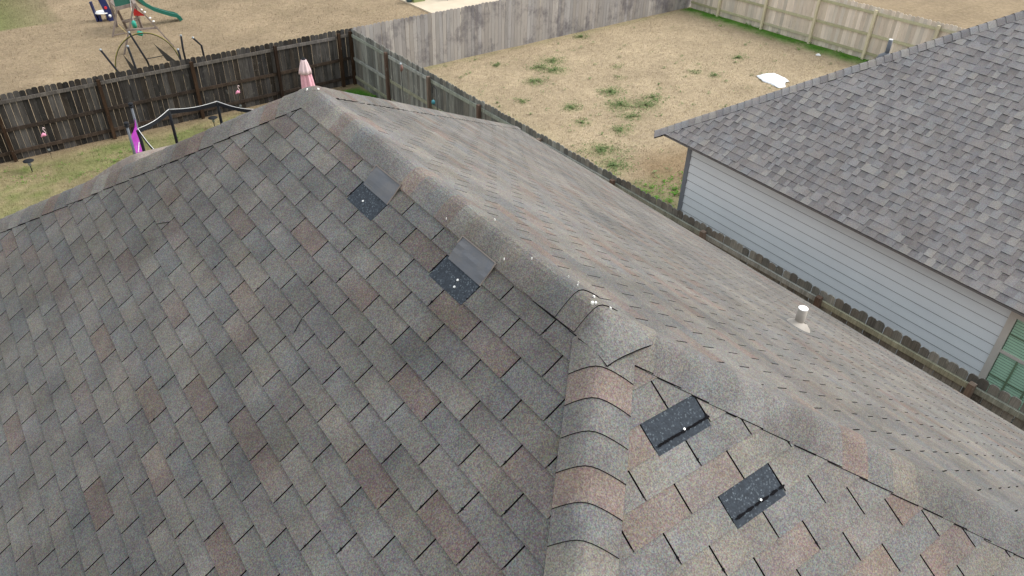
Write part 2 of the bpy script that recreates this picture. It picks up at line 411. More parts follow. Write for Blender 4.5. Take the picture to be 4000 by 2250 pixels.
# u along FL is -y from B:  tab t index: y = yL0 - t*W3  ->  u = -yL0 + t*W3
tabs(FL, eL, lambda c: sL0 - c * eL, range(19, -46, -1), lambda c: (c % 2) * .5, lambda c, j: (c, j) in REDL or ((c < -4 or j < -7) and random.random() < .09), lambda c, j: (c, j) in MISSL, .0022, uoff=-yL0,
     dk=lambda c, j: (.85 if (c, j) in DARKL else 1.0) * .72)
tabs(FR, .127, lambda c: (c + .06) * .127, range(0, 64), lambda c: .18 if c % 2 else .66, lambda c, j: random.random() < .13, lambda c, j: False, .0042)
tabs(FS, eS, lambda c: sS0 + c * eS, range(-5, 70), lambda c: (c % 2) * .5, lambda c, j: (c, j) in REDS or (c > 8 and random.random() < .1), lambda c, j: (c, j) in MISSS, .0018, uoff=xS0)
tabs(FN, .127, lambda c: c * .127, range(1, 64), lambda c: (c % 2) * .5, lambda c, j: random.random() < .1, lambda c, j: False, .002, vis=False)
lay(parts, roof, M_SH, label='the many smaller shingle tabs of the near roof')

# bare patches where a tab is gone: felted under-shingle, tar strip, nails
k = N('bare_shingle', .85, .3); v = k.n('ShaderNodeTexVoronoi'); v.inputs['Scale'].default_value = 170; k.l(k.pos, v.inputs['Vector'])
bw = k.n('ShaderNodeRGBToBW'); k.l(v.outputs['Color'], bw.inputs[0])
c = k.mix(k.ramp(bw.outputs[0], .74, .88), lin(45, 51, 58), lin(84, 92, 98)); M_BARE = k.base(k.mul(c, k.ramp(k.noise(60, 3), .3, .7, .7, 1.3)))
M_TAR = plain('tar', lin(14, 14, 17), .9, .1, var=.3, sc=60)
M_NAIL = plain('nail_metal', lin(225, 225, 222), .35, .5, .3)
M_DROP = plain('chalky_white', lin(232, 230, 224), .9, .1)
def disc(f, u, s, h, r, name, mat, par, n=9, sq=1.0):
    pts = [(u + r * math.cos(2 * math.pi * i / n) * random.uniform(.85, 1.1), s + sq * r * math.sin(2 * math.pi * i / n)) for i in range(n)]
    V = [at(f, a, b, h) for a, b in pts] + [at(f, a, b, h - .006) for a, b in pts]; F = [tuple(range(n)), tuple(range(2 * n - 1, n - 1, -1))] + [(i, (i + 1) % n, n + (i + 1) % n, n + i) for i in range(n)]
    return obj(name, mkmesh(name, V, F, mat), par)
M_FLIP = N('shingle_underside', .85, .2)
c = M_FLIP.mix(M_FLIP.ramp(M_FLIP.noise(9, 4, .7), .4, .62), lin(96, 98, 102), lin(104, 103, 103))
c = M_FLIP.mix(M_FLIP.ramp(M_FLIP.noise(120, 3, .7), .35, .65, 0, .5), c, lin(92, 95, 101)); M_FLIP = M_FLIP.base(c)
M_FRIM = plain('torn_edge', lin(118, 110, 104), .9, .1)
for (c, j) in sorted(MISSL):
    u0 = -yL0 + (j + (c % 2) * .5) * W3; s1 = sL0 - c * eL; s0 = s1 - eL
    V, F = slab(FL, cliprect(FL, u0 + .004, u0 + W3 - .004, s0 - .01, s1 + .012), s0 - .01, s1, .002, .0035, .008, .0022)
    tag(obj('bare_patch', mkmesh('bare_patch', V, F, M_BARE), roof), 'dark bare patch where a tab has folded back')
    # the tab itself, folded back over the course above
    P = []
    nh = 6
    for i in range(nh + 1):
        a = i / nh; ss = s0 + .012 - a * (eL + .004); hh = .012 + .030 * math.sin(min(1, a * 1.6) * math.pi / 2) * (.6 + .4 * a)
        P.append((ss, hh * .55))
    uu = [u0 + .01 + (W3 - .02) * k / 8 for k in range(9)]
    V = [at(FL, u + .012 * (1 - i / nh), s, h + .006 * noise.noise(Vector((u * 7, i, c)))) for i, (s, h) in enumerate(P) for u in uu]; nn = len(V)
    V += [v - FL['N'] * .005 for v in V]; F = []
    for i in range(nh):
        for q in range(8):
            a = i * 9 + q; F.append((a, a + 1, a + 10, a + 9)); F.append((nn + a, nn + a + 9, nn + a + 10, nn + a + 1))
    rim = [q for q in range(9)] + [i * 9 + 8 for i in range(1, nh + 1)] + [nh * 9 + q for q in range(7, -1, -1)] + [i * 9 for i in range(nh - 1, 0, -1)]
    for a, b in zip(rim, rim[1:] + rim[:1]): F.append((a, b, nn + b, nn + a))
    fl = obj('folded_shingle', mkmesh('folded_shingle', V, F, M_FLIP), roof); tag(fl, 'loose tab folded back to show its pale underside')
    mb = MB()
    for qa, qb in (((nh * 9), (nh * 9 + 8)), (8, nh * 9 + 8), (nh * 9, nh * 9 - 18)): mb.bar(V[qa] + FL['N'] * .001, V[qb] + FL['N'] * .001, .006, .005, FL['N'])
    mb.build('torn_edge', M_FRIM, roof)
    for (du, ds) in ([(.175, .05), (.19, .085)] if j == 4 else [(.13, .075)]): disc(FL, u0 + du, s0 + ds + .01, .010, .006, 'nail', M_NAIL, roof)
for (c, j) in sorted(MISSS):
    u0 = xS0 + (j + (c % 2) * .5) * W3; s1 = sS0 + c * eS; s0 = s1 - eS
    V, F = slab(FS, cliprect(FS, u0 + .003, u0 + W3 - .003, s0 - .01, s1 + .014), s0 - .01, s1, .002, .0035, .008, .0018)
    tag(obj('bare_patch', mkmesh('bare_patch', V, F, M_BARE), roof), 'dark bare rectangle where a shingle tab has blown off')
    V = []; F = []; u = u0 + .015
    while u < u0 + W3 - .02:
        L = random.uniform(.030, .060) if c == 2 else random.uniform(.02, .05)
        i0 = len(V); k_ = 6
        for i in range(2 * k_):
            q_ = (i if i < k_ else 2 * k_ - 1 - i) / (k_ - 1); e_ = .4 + .6 * math.sin(math.pi * min(1, max(0, q_ * .9 + .05)))
            V.append(at(FS, u + L * q_, s1 - .022 + (1 if i < k_ else -1) * random.uniform(.004, .0085) * e_, .0105))
        F.append(tuple(range(i0, i0 + 2 * k_))); u += L + (random.uniform(.003, .012) if c == 2 else -.004)
    obj('tar_strip', mkmesh('tar_strip', V, F, M_TAR), roof)
    disc(FS, u0 + .17, s1 - .028, .014, .005, 'nail', M_NAIL, roof)
# blobs of sealant squeezed into the slots
V = []; F = []
def blob(f, u, s, r):
    if not cliprect(f, u - .01, u + .01, s - .01, s + .01) or abs(abs(at(f, u, s, 0).x) - max(-at(f, u, s, 0).y, 0)) < .16: return
    i0 = len(V)
    for i in range(7):
        a = 2 * math.pi * i / 7; V.append(at(f, u + r * math.cos(a) * random.uniform(.7, 1.3), s + r * 1.1 * math.sin(a) * random.uniform(.7, 1.3), wave(f, u, s, .0022 if f is FL else .0018) + .0075))
    F.append(tuple(range(i0, i0 + 7)))
for c in range(19, 2, -1):
    for j in range(-3, 9):
        if random.random() < .55: blob(FL, -yL0 + (j + (c % 2) * .5) * W3, sL0 - c * eL - .030, random.uniform(.004, .008))
for c in range(-3, 12):
    for j in range(-3, 9):
        if random.random() < .55: blob(FS, xS0 + (j + (c % 2) * .5) * W3, sS0 + c * eS - .030, random.uniform(.004, .007))
tag(obj('sealant_blobs', mkmesh('sealant_blobs', V, F, M_TAR), roof), kind='stuff')
# hairline cracks in two tabs
for pts in (((-1.399, 1.006), (-1.383, 1.044), (-1.366, 1.079)), ((-3.175, 1.383), (-3.126, 1.342), (-3.074, 1.303))):
    mb = MB()
    for a, b in zip(pts, pts[1:]): mb.bar(at(FL, a[0], a[1], wave(FL, *a, .0022) + .0075), at(FL, b[0], b[1], wave(FL, *b, .0022) + .0075), .0035, .002, FL['N'])
    mb.build('crack', M_TAR, roof)

# ridge and hip caps: bent over a rounded crest
def planes(x, y): return (pL * x, -pR * x, pS * y + zS, ZE / WR * (y - LR))
KR = .019
def rz(x, y, k=KR):
    v = (pL * x, -pR * x, pS * y + zS, (aN * x + bN * (y - LR)) if y > LR - .5 else 9.0)
    mn = min(v); return Z0 + mn - k * math.log(sum(math.exp(-(q - mn) / k) for q in v))
def cap(P, D, L, hw, t, name='cap_shingle', h0=.012, h1=.020, jit=0.0, lift=0.0, par=None, rzf=rz, side=0, kr=KR, capmat=None):
    """P start (upper end) in plan, D plan unit direction towards the butt, L length, hw half width in plan"""
    D = Vector((D[0], D[1], 0)).normalized(); X = Vector((-D.y, D.x, 0)); nv, nw = 4, 10; V = []
    for i in range(nv + 1):
        for q in range(nw + 1):
            a = i / nv; b = q / nw * 2 - 1
            p = Vector((P[0], P[1], 0)) + D * (a * L) + X * (b * hw)
            ed = 1.0; h = (h0 + (h1 - h0) * a) * ed + kr * .69 * (1 - b * b) + .002 * noise.noise(Vector((p.x * 6, p.y * 6, 2))) + (lift * (a ** 3) * max(0, -b) if lift else 0) + .005 * noise.noise(Vector((p.x * 1.4, p.y * 1.4, 8)))
            V.append(Vector((p.x, p.y, rzf(p.x, p.y) + h)))
    n = len(V); V += [v - Vector((0, 0, .008 + (.016 if abs((i % (nw + 1)) - nw / 2) == nw / 2 else 0))) for i, v in enumerate(V)]; F = []
    for i in range(nv):
        for q in range(nw):
            a = i * (nw + 1) + q; F.append((a, a + 1, a + nw + 2, a + nw + 1))
    rim = list(range(nw + 1)) + [i * (nw + 1) + nw for i in range(1, nv + 1)] + [nv * (nw + 1) + q for q in range(nw - 1, -1, -1)] + [i * (nw + 1) for i in range(nv - 1, 0, -1)]
    nf = len(F)
    for a, b in zip(rim, rim[1:] + rim[:1]): F.append((a, n + a, n + b, b))
    mi = [0] * nf + [(0 if (side and (a % (nw + 1)) == nw and (b % (nw + 1)) == nw) else 1) for a, b in zip(rim, rim[1:] + rim[:1])]
    me = mkmesh(name, V, F, (capmat or M_SH, M_EDGE), t, mi=mi)
    if (V[1] - V[0]).cross(V[nw + 1] - V[0]).z < 0: me.flip_normals()
    return obj(name, me, par or roof)
CE = .128
def caprow(P0, P1, hw, e, redset, hh=0.0, start=0, side=0, far=False):
    P0 = Vector(P0); P1 = Vector(P1); L = (P1 - P0).length; D = (P1 - P0) / L; n = int(L / e) + 1
    for i in range(start, n):
        a = P0 + D * (i * e - .03); r = redset(i)
        if far and i < n - 3:       # these caps lap the other way: butts towards the far end
            a = P0 + D * (i * e + e + .03); cap((a.x, a.y), (-D.x, -D.y), e + .03, hw * random.uniform(.98, 1.02), tuple(np.array(gtint(r, random.uniform(.93, 1.10))) * np.array((1.04, 1.0, .95, 1))), h0=.008 + hh, h1=.015 + hh, side=-side); continue
        cap((a.x, a.y), (D.x, D.y), e + .03, hw * random.uniform(.97, 1.03), tuple(np.array(gtint(r, random.uniform(.90, 1.14))) * np.array((1.05, 1.0, .94, 1))), h0=.009 + hh, h1=.0165 + hh, side=side, kr=KR * 1.45)
HE = .1235
uS = Vector((WR, YS, 0)).normalized() * .0915; uL = Vector((XL, YS, 0)).normalized() * .0915
caprow(uS, (WR, YS, 0), .135, HE, lambda i: i == 8 or (i > 26 and random.random() < .12), side=1)            # near right hip
caprow(uL, (XL, YS, 0), .135, HE, lambda i: i in (1, 4) or (i > 12 and random.random() < .12))                    # near left hip
caprow((0, LR - .05, 0), (XL, LR - XL, 0), .130, HE, lambda i: i in (2, 7, 8, 13, 18, 26) or random.random() < .06)
caprow((0, LR - .05, 0), (WR, LR + WR, 0), .120, HE, lambda i: random.random() < .08)
caprow((0, LR + .0997, 0), (0, 0, 0), .126, .127, lambda i: i in (12, 15, 5), .002, side=1, far=True)                   # main ridge
cap((0, .02), (0, -1), .185, .134, gtint(False, 1.02), h0=.024, h1=.032, lift=.012, kr=.024)                    # last cap lying over the junction
# bird droppings on the crest
for x, y, r in ((.03, .12, .010), (-.01, .085, .013), (.0, .075, .010), (.045, .03, .009), (.02, .22, .006), (.05, .25, .005), (.035, .30, .005), (-.09, .62, .005), (-.02, .5, .004), (.05, .9, .005), (.01, LR - .10, .011), (-.04, LR - .03, .010), (-.11, 1.1, .004)):
    mb = MB(); n = 8
    pts = [(x + r * math.cos(2 * math.pi * i / n) * random.uniform(.6, 1.2), y + r * math.sin(2 * math.pi * i / n) * random.uniform(.6, 1.2)) for i in range(n)]; pts = [(x + (a - x) * .6, y + (b_ - y) * .6) for a, b_ in pts]
    zt = rz(x, y) + .030 + (.006 if y > .2 else 0)
    V = [Vector((a, b, rz(a, b) + .043)) for a, b in pts]; V += [v - Vector((0, 0, .01)) for v in V]
    obj('bird_dropping', mkmesh('bird_dropping', V, [tuple(range(n))] + [(i, (i + 1) % n, n + (i + 1) % n, n + i) for i in range(n)], M_DROP), roof)

# plumbing vent on the right slope
M_PVC = plain('painted_vent', lin(158, 151, 142), .6, .3, var=.08, sc=14)
vx, vy = 3.357, .952; vz = Z0 - pR * vx
vent = MB().tube([(vx, vy, vz - .02), (vx, vy, vz + .215)], .042, 24).build('vent_pipe', M_PVC, roof, True)
MB().lathe([(.0425, .216), (.040, .2161), (.040, .218)], 24, (vx, vy, vz)).build('vent_rim', plain('white_rim', lin(240, 240, 238), .4, .4), roof)
V = []; F = []
for i, (r, h) in enumerate(((.105, .004), (.085, .035), (.062, .050), (.052, .060), (.043, .062))):
    for q in range(24):
        a = 2 * math.pi * q / 24; u, s = r * math.cos(a) * 1.1, r * math.sin(a) * 1.25
        V.append(at(FR, vy + u, vx * math.hypot(1, pR) + s, h + .004))
F = [(i * 24 + q, i * 24 + (q + 1) % 24, (i + 1) * 24 + (q + 1) % 24, (i + 1) * 24 + q) for i in range(4) for q in range(24)]
obj('vent_boot', mkmesh('vent_boot', V, F, M_PVC, smooth=True), roof)
sv = vx * math.hypot(1, pR); V, F = slab(FR, cliprect(FR, vy - .17, vy + .17, sv - .22, sv + .13), sv - .22, sv + .13, .012, .016, .01, 0)
obj('vent_flashing', mkmesh('vent_flashing', V, F, M_SH, gtint(False, .9)), roof)

# small cross roof over the patio that peeks over the far left hip
def rz2(x, y):
    yy = abs(y - 7.0) * .55; dx = max(0, -.56 - x); xx = .30 * dx + 7.0 * dx * dx; k = .03; v = [-yy * 1.0, -xx]; mn = min(v)
    return 5.585 + mn - k * math.log(sum(math.exp(-(q - mn) / k) for q in v))
V = []; F = []; xs = np.linspace(-1.15, .15, 40); ys = np.linspace(5.2, 9.4, 34)
for y in ys:
    for x in xs: V.append((x, y, rz2(x, y)))
F = [(j * 40 + i, j * 40 + i + 1, (j + 1) * 40 + i + 1, (j + 1) * 40 + i) for j in range(33) for i in range(39)]
hc(mkmesh('patio_roof', V, F, M_SH, lin(136, 125, 117), True), 'patio_roof')
# walls, soffit, fascia, gutters of the near house
M_WALL = plain('tan_brick', lin(150, 122, 100), .9, .2); M_TRIM = plain('painted_trim', lin(205, 200, 190), .6, .3, var=.05)
hz = Z0 + ZE
for nm, a, b in (('wall', (XL + .4, YS + .4, -.6), (XL + .6, LR - XL - .4, hz - .12)), ('wall', (WR - .6, YS + .4, -.6), (WR - .4, LR + WR - .4, hz - .12)), ('wall', (XL + .6, YS + .4, -.6), (WR - .6, YS + .6, hz - .12)), ('wall', (XL + .6, LR + WR - .9, -.6), (WR - .6, LR + WR - .7, hz - .12))):
    hc(mkmesh(nm, MB().box(a, b).V, MB().box(a, b).F, M_WALL), nm)
def hring(name, z0, z1, off, th, mat):
    x0, x1, y0, y1 = XL - off, WR + off, YS - off, LR + WR + off
    for a, b in (((x0, y0), (x1, y0 + th)), ((x0, y1 - th), (x1, y1)), ((x0, y0 + th), (x0 + th, y1 - th)), ((x1 - th, y0 + th), (x1, y1 - th))):
        q = MB().box((a[0], a[1], z0), (b[0], b[1], z1)); hc(mkmesh(name, q.V, q.F, mat), name)
hring('fascia', hz - .16, hz - .012, -.03, .025, M_TRIM)
hring('soffit', hz - .155, hz - .135, -.055, .45, M_TRIM)

# ------------------------------------------------------------------ neighbouring house
nX, nY, nZ, nP = 8.73877, 7.77898, -4.24226 + Z0, .66987; NE = .143
RX = 16.2; rise = RX - nX; apex = (RX, nY - rise, nZ + nP * rise); SY = -14.0; apexS = (RX, SY + rise, nZ + nP * rise)
house2 = empty('house', (16.2, -3, gz(16, -3)), 'neighbouring house with grey laminated shingle roof and blue grey lap siding', 'house')
def h2(me, name, par=None):
    o = obj(name, me, par or house2)
    if par is None: o.location = -house2.location
    return o
EX = 2 * RX - nX
W1 = mkface((nX, nY, nZ), (0, -1, 0), (-1, 0, -nP), [(nX, nY, nZ), apex, apexS, (nX, SY, nZ)])
NN = mkface((nX, nY, nZ), (1, 0, 0), (0, 1, -nP), [(nX, nY, nZ), apex, (EX, nY, nZ)])
EE = mkface((EX, nY, nZ), (0, -1, 0), (1, 0, -nP), [(EX, nY, nZ), apex, apexS, (EX, SY, nZ)])
SS = mkface((nX, SY, nZ), (1, 0, 0), (0, -1, -nP), [(nX, SY, nZ), apexS, (EX, SY, nZ)])
fs = (W1, NN, EE, SS); cnt = [len(f['poly']) for f in fs]
roof2 = h2(mkmesh('roof', [at(f, u, s, -.003) for f in fs for u, s in f['poly']], [tuple(range(sum(cnt[:i]), sum(cnt[:i + 1]))) for i in range(4)], M_DECK), 'roof')
TN = [lin(123, 119, 118), lin(128, 124, 123), lin(115, 111, 111), lin(135, 131, 127), lin(109, 105, 105), lin(125, 123, 123), lin(119, 115, 114)]
def lam(f, vis=True, smax=99):
    us = [p[0] for p in f['poly']]; smin = min(p[1] for p in f['poly'])
    c = 0
    while -c * NE > smin:
        s1 = -c * NE + .012; s0 = s1 - NE - .02; u = min(us) - random.uniform(0, .3); hi = random.random() < .5
        while u < max(us):
            L = random.choice((.07, .09, .11, .12, .13, .15)); raised = hi or random.random() < .12
            p = cliprect(f, u, u + L, s0, s1)
            if p:
                h1 = .0145 if raised else .0085
                V, F = slab(f, p, s0, s1, .002 + (.006 if raised else 0), h1, .013, .0012)
                t = random.choice(TN[:3] + TN[:2] + TN[3:4] + TN[5:6] if raised else TN[2:3] + TN[4:5] + TN[6:] + TN[:1]); b = random.uniform(.94, 1.06)
                par2.append((pxarea(V[:len(p)]) if vis else 0, V, F, (t[0] * b, t[1] * b, t[2] * b, 1)))
            u += L; hi = not hi
        c += 1
par2 = []; lam(W1); lam(NN, False)
lay(par2, roof2, M_SH2, label='the many smaller laminated shingles of the neighbouring roof')
for f in (EE, SS):
    V = [at(f, u, s, .01) for u, s in f['poly']]; o = obj('shingle_slope', mkmesh('shingle_slope', V, [tuple(range(len(V)))], M_SH2, TN[0]), roof2); o['kind'] = 'stuff'
def rzn(x, y, k=.02):
    v = ((x - nX) * nP, (nY - y) * nP); mn = min(v); return nZ + mn - k * math.log(sum(math.exp(-(q - mn) / k) for q in v))
hl = math.hypot(rise, rise); i = 0
while i * .122 < hl:
    a = i * .122; P = (apex[0] - a * .7071, apex[1] + a * .7071)
    t = random.choice(TN[:2] + TN[3:]); b = random.uniform(.97, 1.12)
    cap((P[0] + .03, P[1] - .03), (-1, 1), .165, .150, (t[0] * b, t[1] * b, t[2] * b, 1), h0=.012, h1=.024, par=roof2, rzf=rzn, kr=.02, capmat=M_SH2)
    i += 1
# vent pipe on the far slope of the neighbouring roof
M_GPIPE = plain('grey_pipe', lin(92, 96, 102), .5, .4, var=.08)
q = Vector((11.95, 5.42, nZ + (nY - 5.42) * nP))
MB().tube([q - Vector((0, 0, .05)), q + Vector((0, 0, .32))], .038, 16).build('vent_pipe', M_GPIPE, roof2, True)
MB().tube([q + Vector((0, 0, .3205)), q + Vector((0, 0, .328))], .037, 16).build('vent_rim', plain('pale_rim', lin(225, 225, 225), .4, .4), roof2)
MB().lathe([(.17, -.06), (.12, .03), (.06, .07), (.045, .08)], 20, tuple(q)).build('vent_boot', M_GPIPE, roof2, True)
# siding wall
WX, WY = 9.1, 7.26
k = N('painted_siding', .55, .25); x = k.n('ShaderNodeRGB'); x.outputs[0].default_value = lin(234, 240, 244)
M_SIDE = k.base(k.mul(k.mul(x.outputs[0], k.ramp(k.noise(1.2, 3), .3, .7, .97, 1.03)), k.ramp(k.noise(90, 2), .3, .7, .97, 1.03)))
M_SHADE_EDGE = plain('lap_shade_and_raw_edge', lin(104, 107, 112), .9, .1)  # shadow under each lap painted as a dark band; also the boards' cut edge
M_CORN = plain('corner_board', lin(128, 132, 138), .6, .3, var=.04); M_WTRIM = plain('window_trim', lin(208, 203, 195), .6, .3, var=.04)
wall = h2(mkmesh('wall', MB().box((WX + .033, SY + .6, .1), (WX + .2, WY - .01, nZ - .052)).V, MB().box((0, 0, 0), (1, 1, 1)).F, M_SIDE), 'wall')
for a, b in (((WX + .2, WY - .2, .1), (EX - .4, WY - .02, nZ - .1)), ((EX - .6, SY + .6, .1), (EX - .4, WY - .2, nZ - .1)), ((WX + .2, SY + .6, .1), (EX - .6, SY + .8, nZ - .1))):
    q = MB().box(a, b); h2(mkmesh('wall', q.V, q.F, M_SIDE), 'wall')
REV = .173; zt = 2.74 + REV * 3
WT0, WT1 = .97, -1.35           # window trim outer edges in y
zb = zt; row = 0
while zb > .25:
    zlo = zb - REV - .010; zb_ = min(zb, nZ - .053); segs = [(SY + .6, WY - .10)]
    if zb - REV < 3.06 and zb > 1.50: segs = [(WT0 + .002, WY - .10), (SY + .6, WT1 - .002)]
    out = []
    for a, b in segs:
        if row in (3, 6) and b > 2: cut = 3.9 if row == 3 else 2.55; out += [(a, cut - .001), (cut + .001, b)]
        else: out.append((a, b))
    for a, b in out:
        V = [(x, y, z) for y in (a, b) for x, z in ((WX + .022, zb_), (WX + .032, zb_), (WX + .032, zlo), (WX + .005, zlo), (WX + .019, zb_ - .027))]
        obj('siding_board', mkmesh('siding_board', V, [(0, 1, 2, 3, 4), (9, 8, 7, 6, 5), (4, 9, 5, 0), (3, 8, 9, 4), (2, 7, 8, 3), (0, 5, 6, 1)], (M_SIDE, M_SHADE_EDGE), mi=[0, 0, 1, 0, 1, 0]), wall)
    zb -= REV; row += 1
MB().box((WX - .004, WY - .10, .2), (WX + .1, WY + .004, nZ - .052)).build('corner_board', M_CORN, wall)
q = MB().box((nX + .04, SY + .05, nZ - .050), (WX + .25, nY - .05, nZ - .030)); h2(mkmesh('soffit', q.V, q.F, plain('soffit_paint', lin(190, 196, 200), .7, .2)), 'soffit')
q = MB().box((nX + .02, SY, nZ - .05), (nX + .04, nY - .02, nZ - .005)); h2(mkmesh('fascia', q.V, q.F, plain('fascia_paint', lin(118, 116, 116), .6, .3)), 'fascia')
q = MB().box((nX + .04, nY - .04, nZ - .05), (EX, nY - .02, nZ - .005)); h2(mkmesh('fascia', q.V, q.F, bpy.data.materials['fascia_paint']), 'fascia')
# window with blinds
win = h2(mkmesh('window', MB().box((WX - .012, WT0 - .10, 1.5), (WX + .03, WT0, 3.06)).V, MB().box((0, 0, 0), (1, 1, 1)).F, M_WTRIM), 'window')
MB().box((WX - .012, WT1, 1.5), (WX + .03, WT1 + .10, 3.06)).build('trim', M_WTRIM, win)
MB().box((WX - .014, WT1 + .10, 2.96), (WX + .03, WT0 - .10, 3.06)).build('trim', M_WTRIM, win)
MB().box((WX - .020, WT1 - .03, 1.44), (WX + .03, WT0 + .03, 1.50)).build('sill', M_WTRIM, win)
MB().box((WX - .004, WT1 + .10, 2.335), (WX + .02, WT0 - .10, 2.385)).build('meeting_rail', M_WTRIM, win)
M_SLAT = plain('blind_slat', lin(205, 235, 215), .6, .3, var=.04); M_MUN = plain('muntin_green', lin(118, 140, 112), .6, .3)
zz = 1.52
while zz < 2.95:
    V = [(WX + .016, WT1 + .11, zz), (WX + .016, WT0 - .11, zz), (WX + .024, WT0 - .11, zz + .034), (WX + .024, WT1 + .11, zz + .034)]
    V += [(a + .003, b, c - .002) for a, b, c in V]
    obj('blind_slat', mkmesh('blind_slat', V, [(0, 3, 2, 1), (4, 5, 6, 7), (0, 1, 5, 4), (2, 3, 7, 6)], M_SLAT), win); zz += .045
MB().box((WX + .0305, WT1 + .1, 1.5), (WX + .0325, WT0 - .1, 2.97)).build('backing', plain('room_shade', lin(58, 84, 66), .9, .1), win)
for yy in (WT0 - .36, WT0 - .62, WT0 - 1.02, WT0 - 1.42, WT0 - 1.82): MB().box((WX + .001, yy - .013, 1.5), (WX + .005, yy + .013, 2.335)).build('muntin', M_MUN, win)
for zz in (1.92, 2.68): MB().box((WX + .0005, WT1 + .1, zz - .009), (WX + .0055, WT0 - .1, zz + .009)).build('muntin', M_MUN, win)
k = N('green_glass', .05, .5); tr = k.n('ShaderNodeBsdfTransparent'); tr.inputs[0].default_value = (.95, .98, .96, 1); gl = k.n('ShaderNodeBsdfGlossy'); gl.inputs['Roughness'].default_value = .03
mx = k.n('ShaderNodeMixShader'); mx.inputs[0].default_value = .06; k.l(tr.outputs[0], mx.inputs[1]); k.l(gl.outputs[0], mx.inputs[2]); k.l(mx.outputs[0], k.t.nodes['Material Output'].inputs[0])
MB().box((WX + .0075, WT1 + .10, 2.385), (WX + .0095, WT0 - .10, 2.96)).build('pane', k.m, win); MB().box((WX + .008, WT1 + .10, 1.50), (WX + .010, WT0 - .10, 2.335)).build('pane', k.m, win)

# ------------------------------------------------------------------ fences
def picket_mesh(name, mat, wd, h, th, ear=.035, v=0):
    j = lambda a: random.uniform(-a, a)
    o = [(-wd / 2, 0), (wd / 2, 0), (wd / 2, h - ear + j(.006)), (wd / 2 - ear * .55, h - ear * .3), (wd / 2 - ear * 1.1, h + j(.004)), (-wd / 2 + ear * 1.1, h + j(.004)), (-wd / 2 + ear * .55, h - ear * .3), (-wd / 2, h - ear + j(.006))]
    n = len(o); V = [(x, 0, z) for x, z in o] + [(x, th, z) for x, z in o]
    F = [tuple(range(n)), tuple(range(2 * n - 1, n - 1, -1))] + [(i, (i + 1) % n + n if False else i + n, (i + 1) % n + n, (i + 1) % n) for i in range(n)]
    return mkmesh(name, V, F, mat)
def fence(name, label, P, Q, side, mat, cols, railcols, postcols, posts, picket_side, h=1.83, wd=.139, gap=.007, rails=(.24, .86, 1.60), zf=gz, jit=.012, group=None, posth=1.727, rail=True, zoff=0.0, toprail=None):
    """P->Q in plan; side = unit normal pointing to the rail side; picket_side=+1 pickets away from rails"""
    P = Vector(P); Q = Vector(Q); L = (Q - P).length; D = (Q - P) / L; Nn = Vector((side[0], side[1])).normalized()
    root = empty(name, (P.x, P.y, zf(P.x, P.y)), label, 'fence')
    base = root.location.copy()
    mes = [picket_mesh('picket', mat, wd, h + random.uniform(-.012, .008), .016) for _ in range(5)]
    step = wd + gap; n = int(L / step); ang = math.atan2(D.y, D.x)
    for i in range(n + 1):
        p = P + D * (step * (i + .5)); o = obj('picket', random.choice(mes), root)
        q = p - Nn * .004
        o.location = Vector((q.x, q.y, zf(q.x, q.y) + random.uniform(-jit, jit) - .02 + zoff)) - base
        flip = (Vector((-D.y, D.x)).dot(Nn) > 0)
        o.rotation_euler = (random.uniform(-.004, .004), random.uniform(-.004, .004), ang + (math.pi if flip else 0))
        c = random.choice(cols); b = random.uniform(.85, 1.15); o.color = (c[0] * b, c[1] * b, c[2] * b, 1)
    pts = sorted(posts); ends = [0.0] + [a for a in pts if .3 < a < L - .3] + [L]
    for hh in rails:
        for a, b in zip(ends[:-1], ends[1:]):
            rc = toprail if (toprail and hh == rails[-1]) else railcols
            p = P + D * (a + .002); q = P + D * (b - .002); A = Vector((p.x + Nn.x * .021, p.y + Nn.y * .021, zf(p.x, p.y) + hh + zoff + random.uniform(-.012, .012))) - base; B = Vector((q.x + Nn.x * .021, q.y + Nn.y * .021, zf(q.x, q.y) + hh + zoff + random.uniform(-.012, .012))) - base
            mb = MB().bar(A, B, .038, .089); c = random.choice(rc); b2 = random.uniform(.9, 1.1)
            mb.build('rail', mat, root, color=(c[0] * b2, c[1] * b2, c[2] * b2, 1))
    for a in pts:
        p = P + D * a + Nn * .087; z = zf(p.x, p.y); c = random.choice(postcols); b2 = random.uniform(.85, 1.15)
        d = MB().bar(Vector((p.x, p.y, z - .1 + zoff)) - base, Vector((p.x + random.uniform(-.01, .01), p.y, z + posth + zoff)) - base, .089, .089, (D.x, D.y, 0)); d.build('post', mat, root, color=(c[0] * b2, c[1] * b2, c[2] * b2, 1))
    return root
DK = [lin(60, 57, 54), lin(52, 49, 47), lin(68, 65, 62), lin(46, 44, 42), lin(56, 54, 53), lin(78, 75, 72), lin(52, 47, 42)]
DKR = [lin(66, 56, 48), lin(58, 50, 44)]; DKP = [lin(50, 38, 30), lin(58, 44, 33)]
cx, cy = 8.411, 21.065
Xl = -4.2
fence('fence', 'dark weathered board fence with rails and brown posts behind the grassy yard', (Xl, by(Xl)), (cx, cy), (0, -1), M_WD, DK, DKR, DKP, [(cx - d) - Xl for d in (.02, .42, 2.52, 5.02, 7.52, 10.02, 12.4)], 1, gap=.0075, toprail=[lin(104, 99, 95), lin(92, 87, 82)])
GR = [lin(122, 122, 115), lin(110, 111, 106), lin(134, 134, 127), lin(100, 99, 94), lin(116, 113, 105)]
GRR = [lin(148, 150, 143), lin(144, 144, 124), lin(138, 142, 130)]; GRP = [lin(92, 76, 66), lin(112, 99, 88)]
fence('fence', 'grey side fence running between the two houses with lichen spotted rails', (cx + .04, cy - .06), (fx(-7) + .04, -7), (-1, -.0129), M_WG, GR, GRR, GRP, [2.534 * i + .0 for i in range(1, 11)], 1, jit=.016)
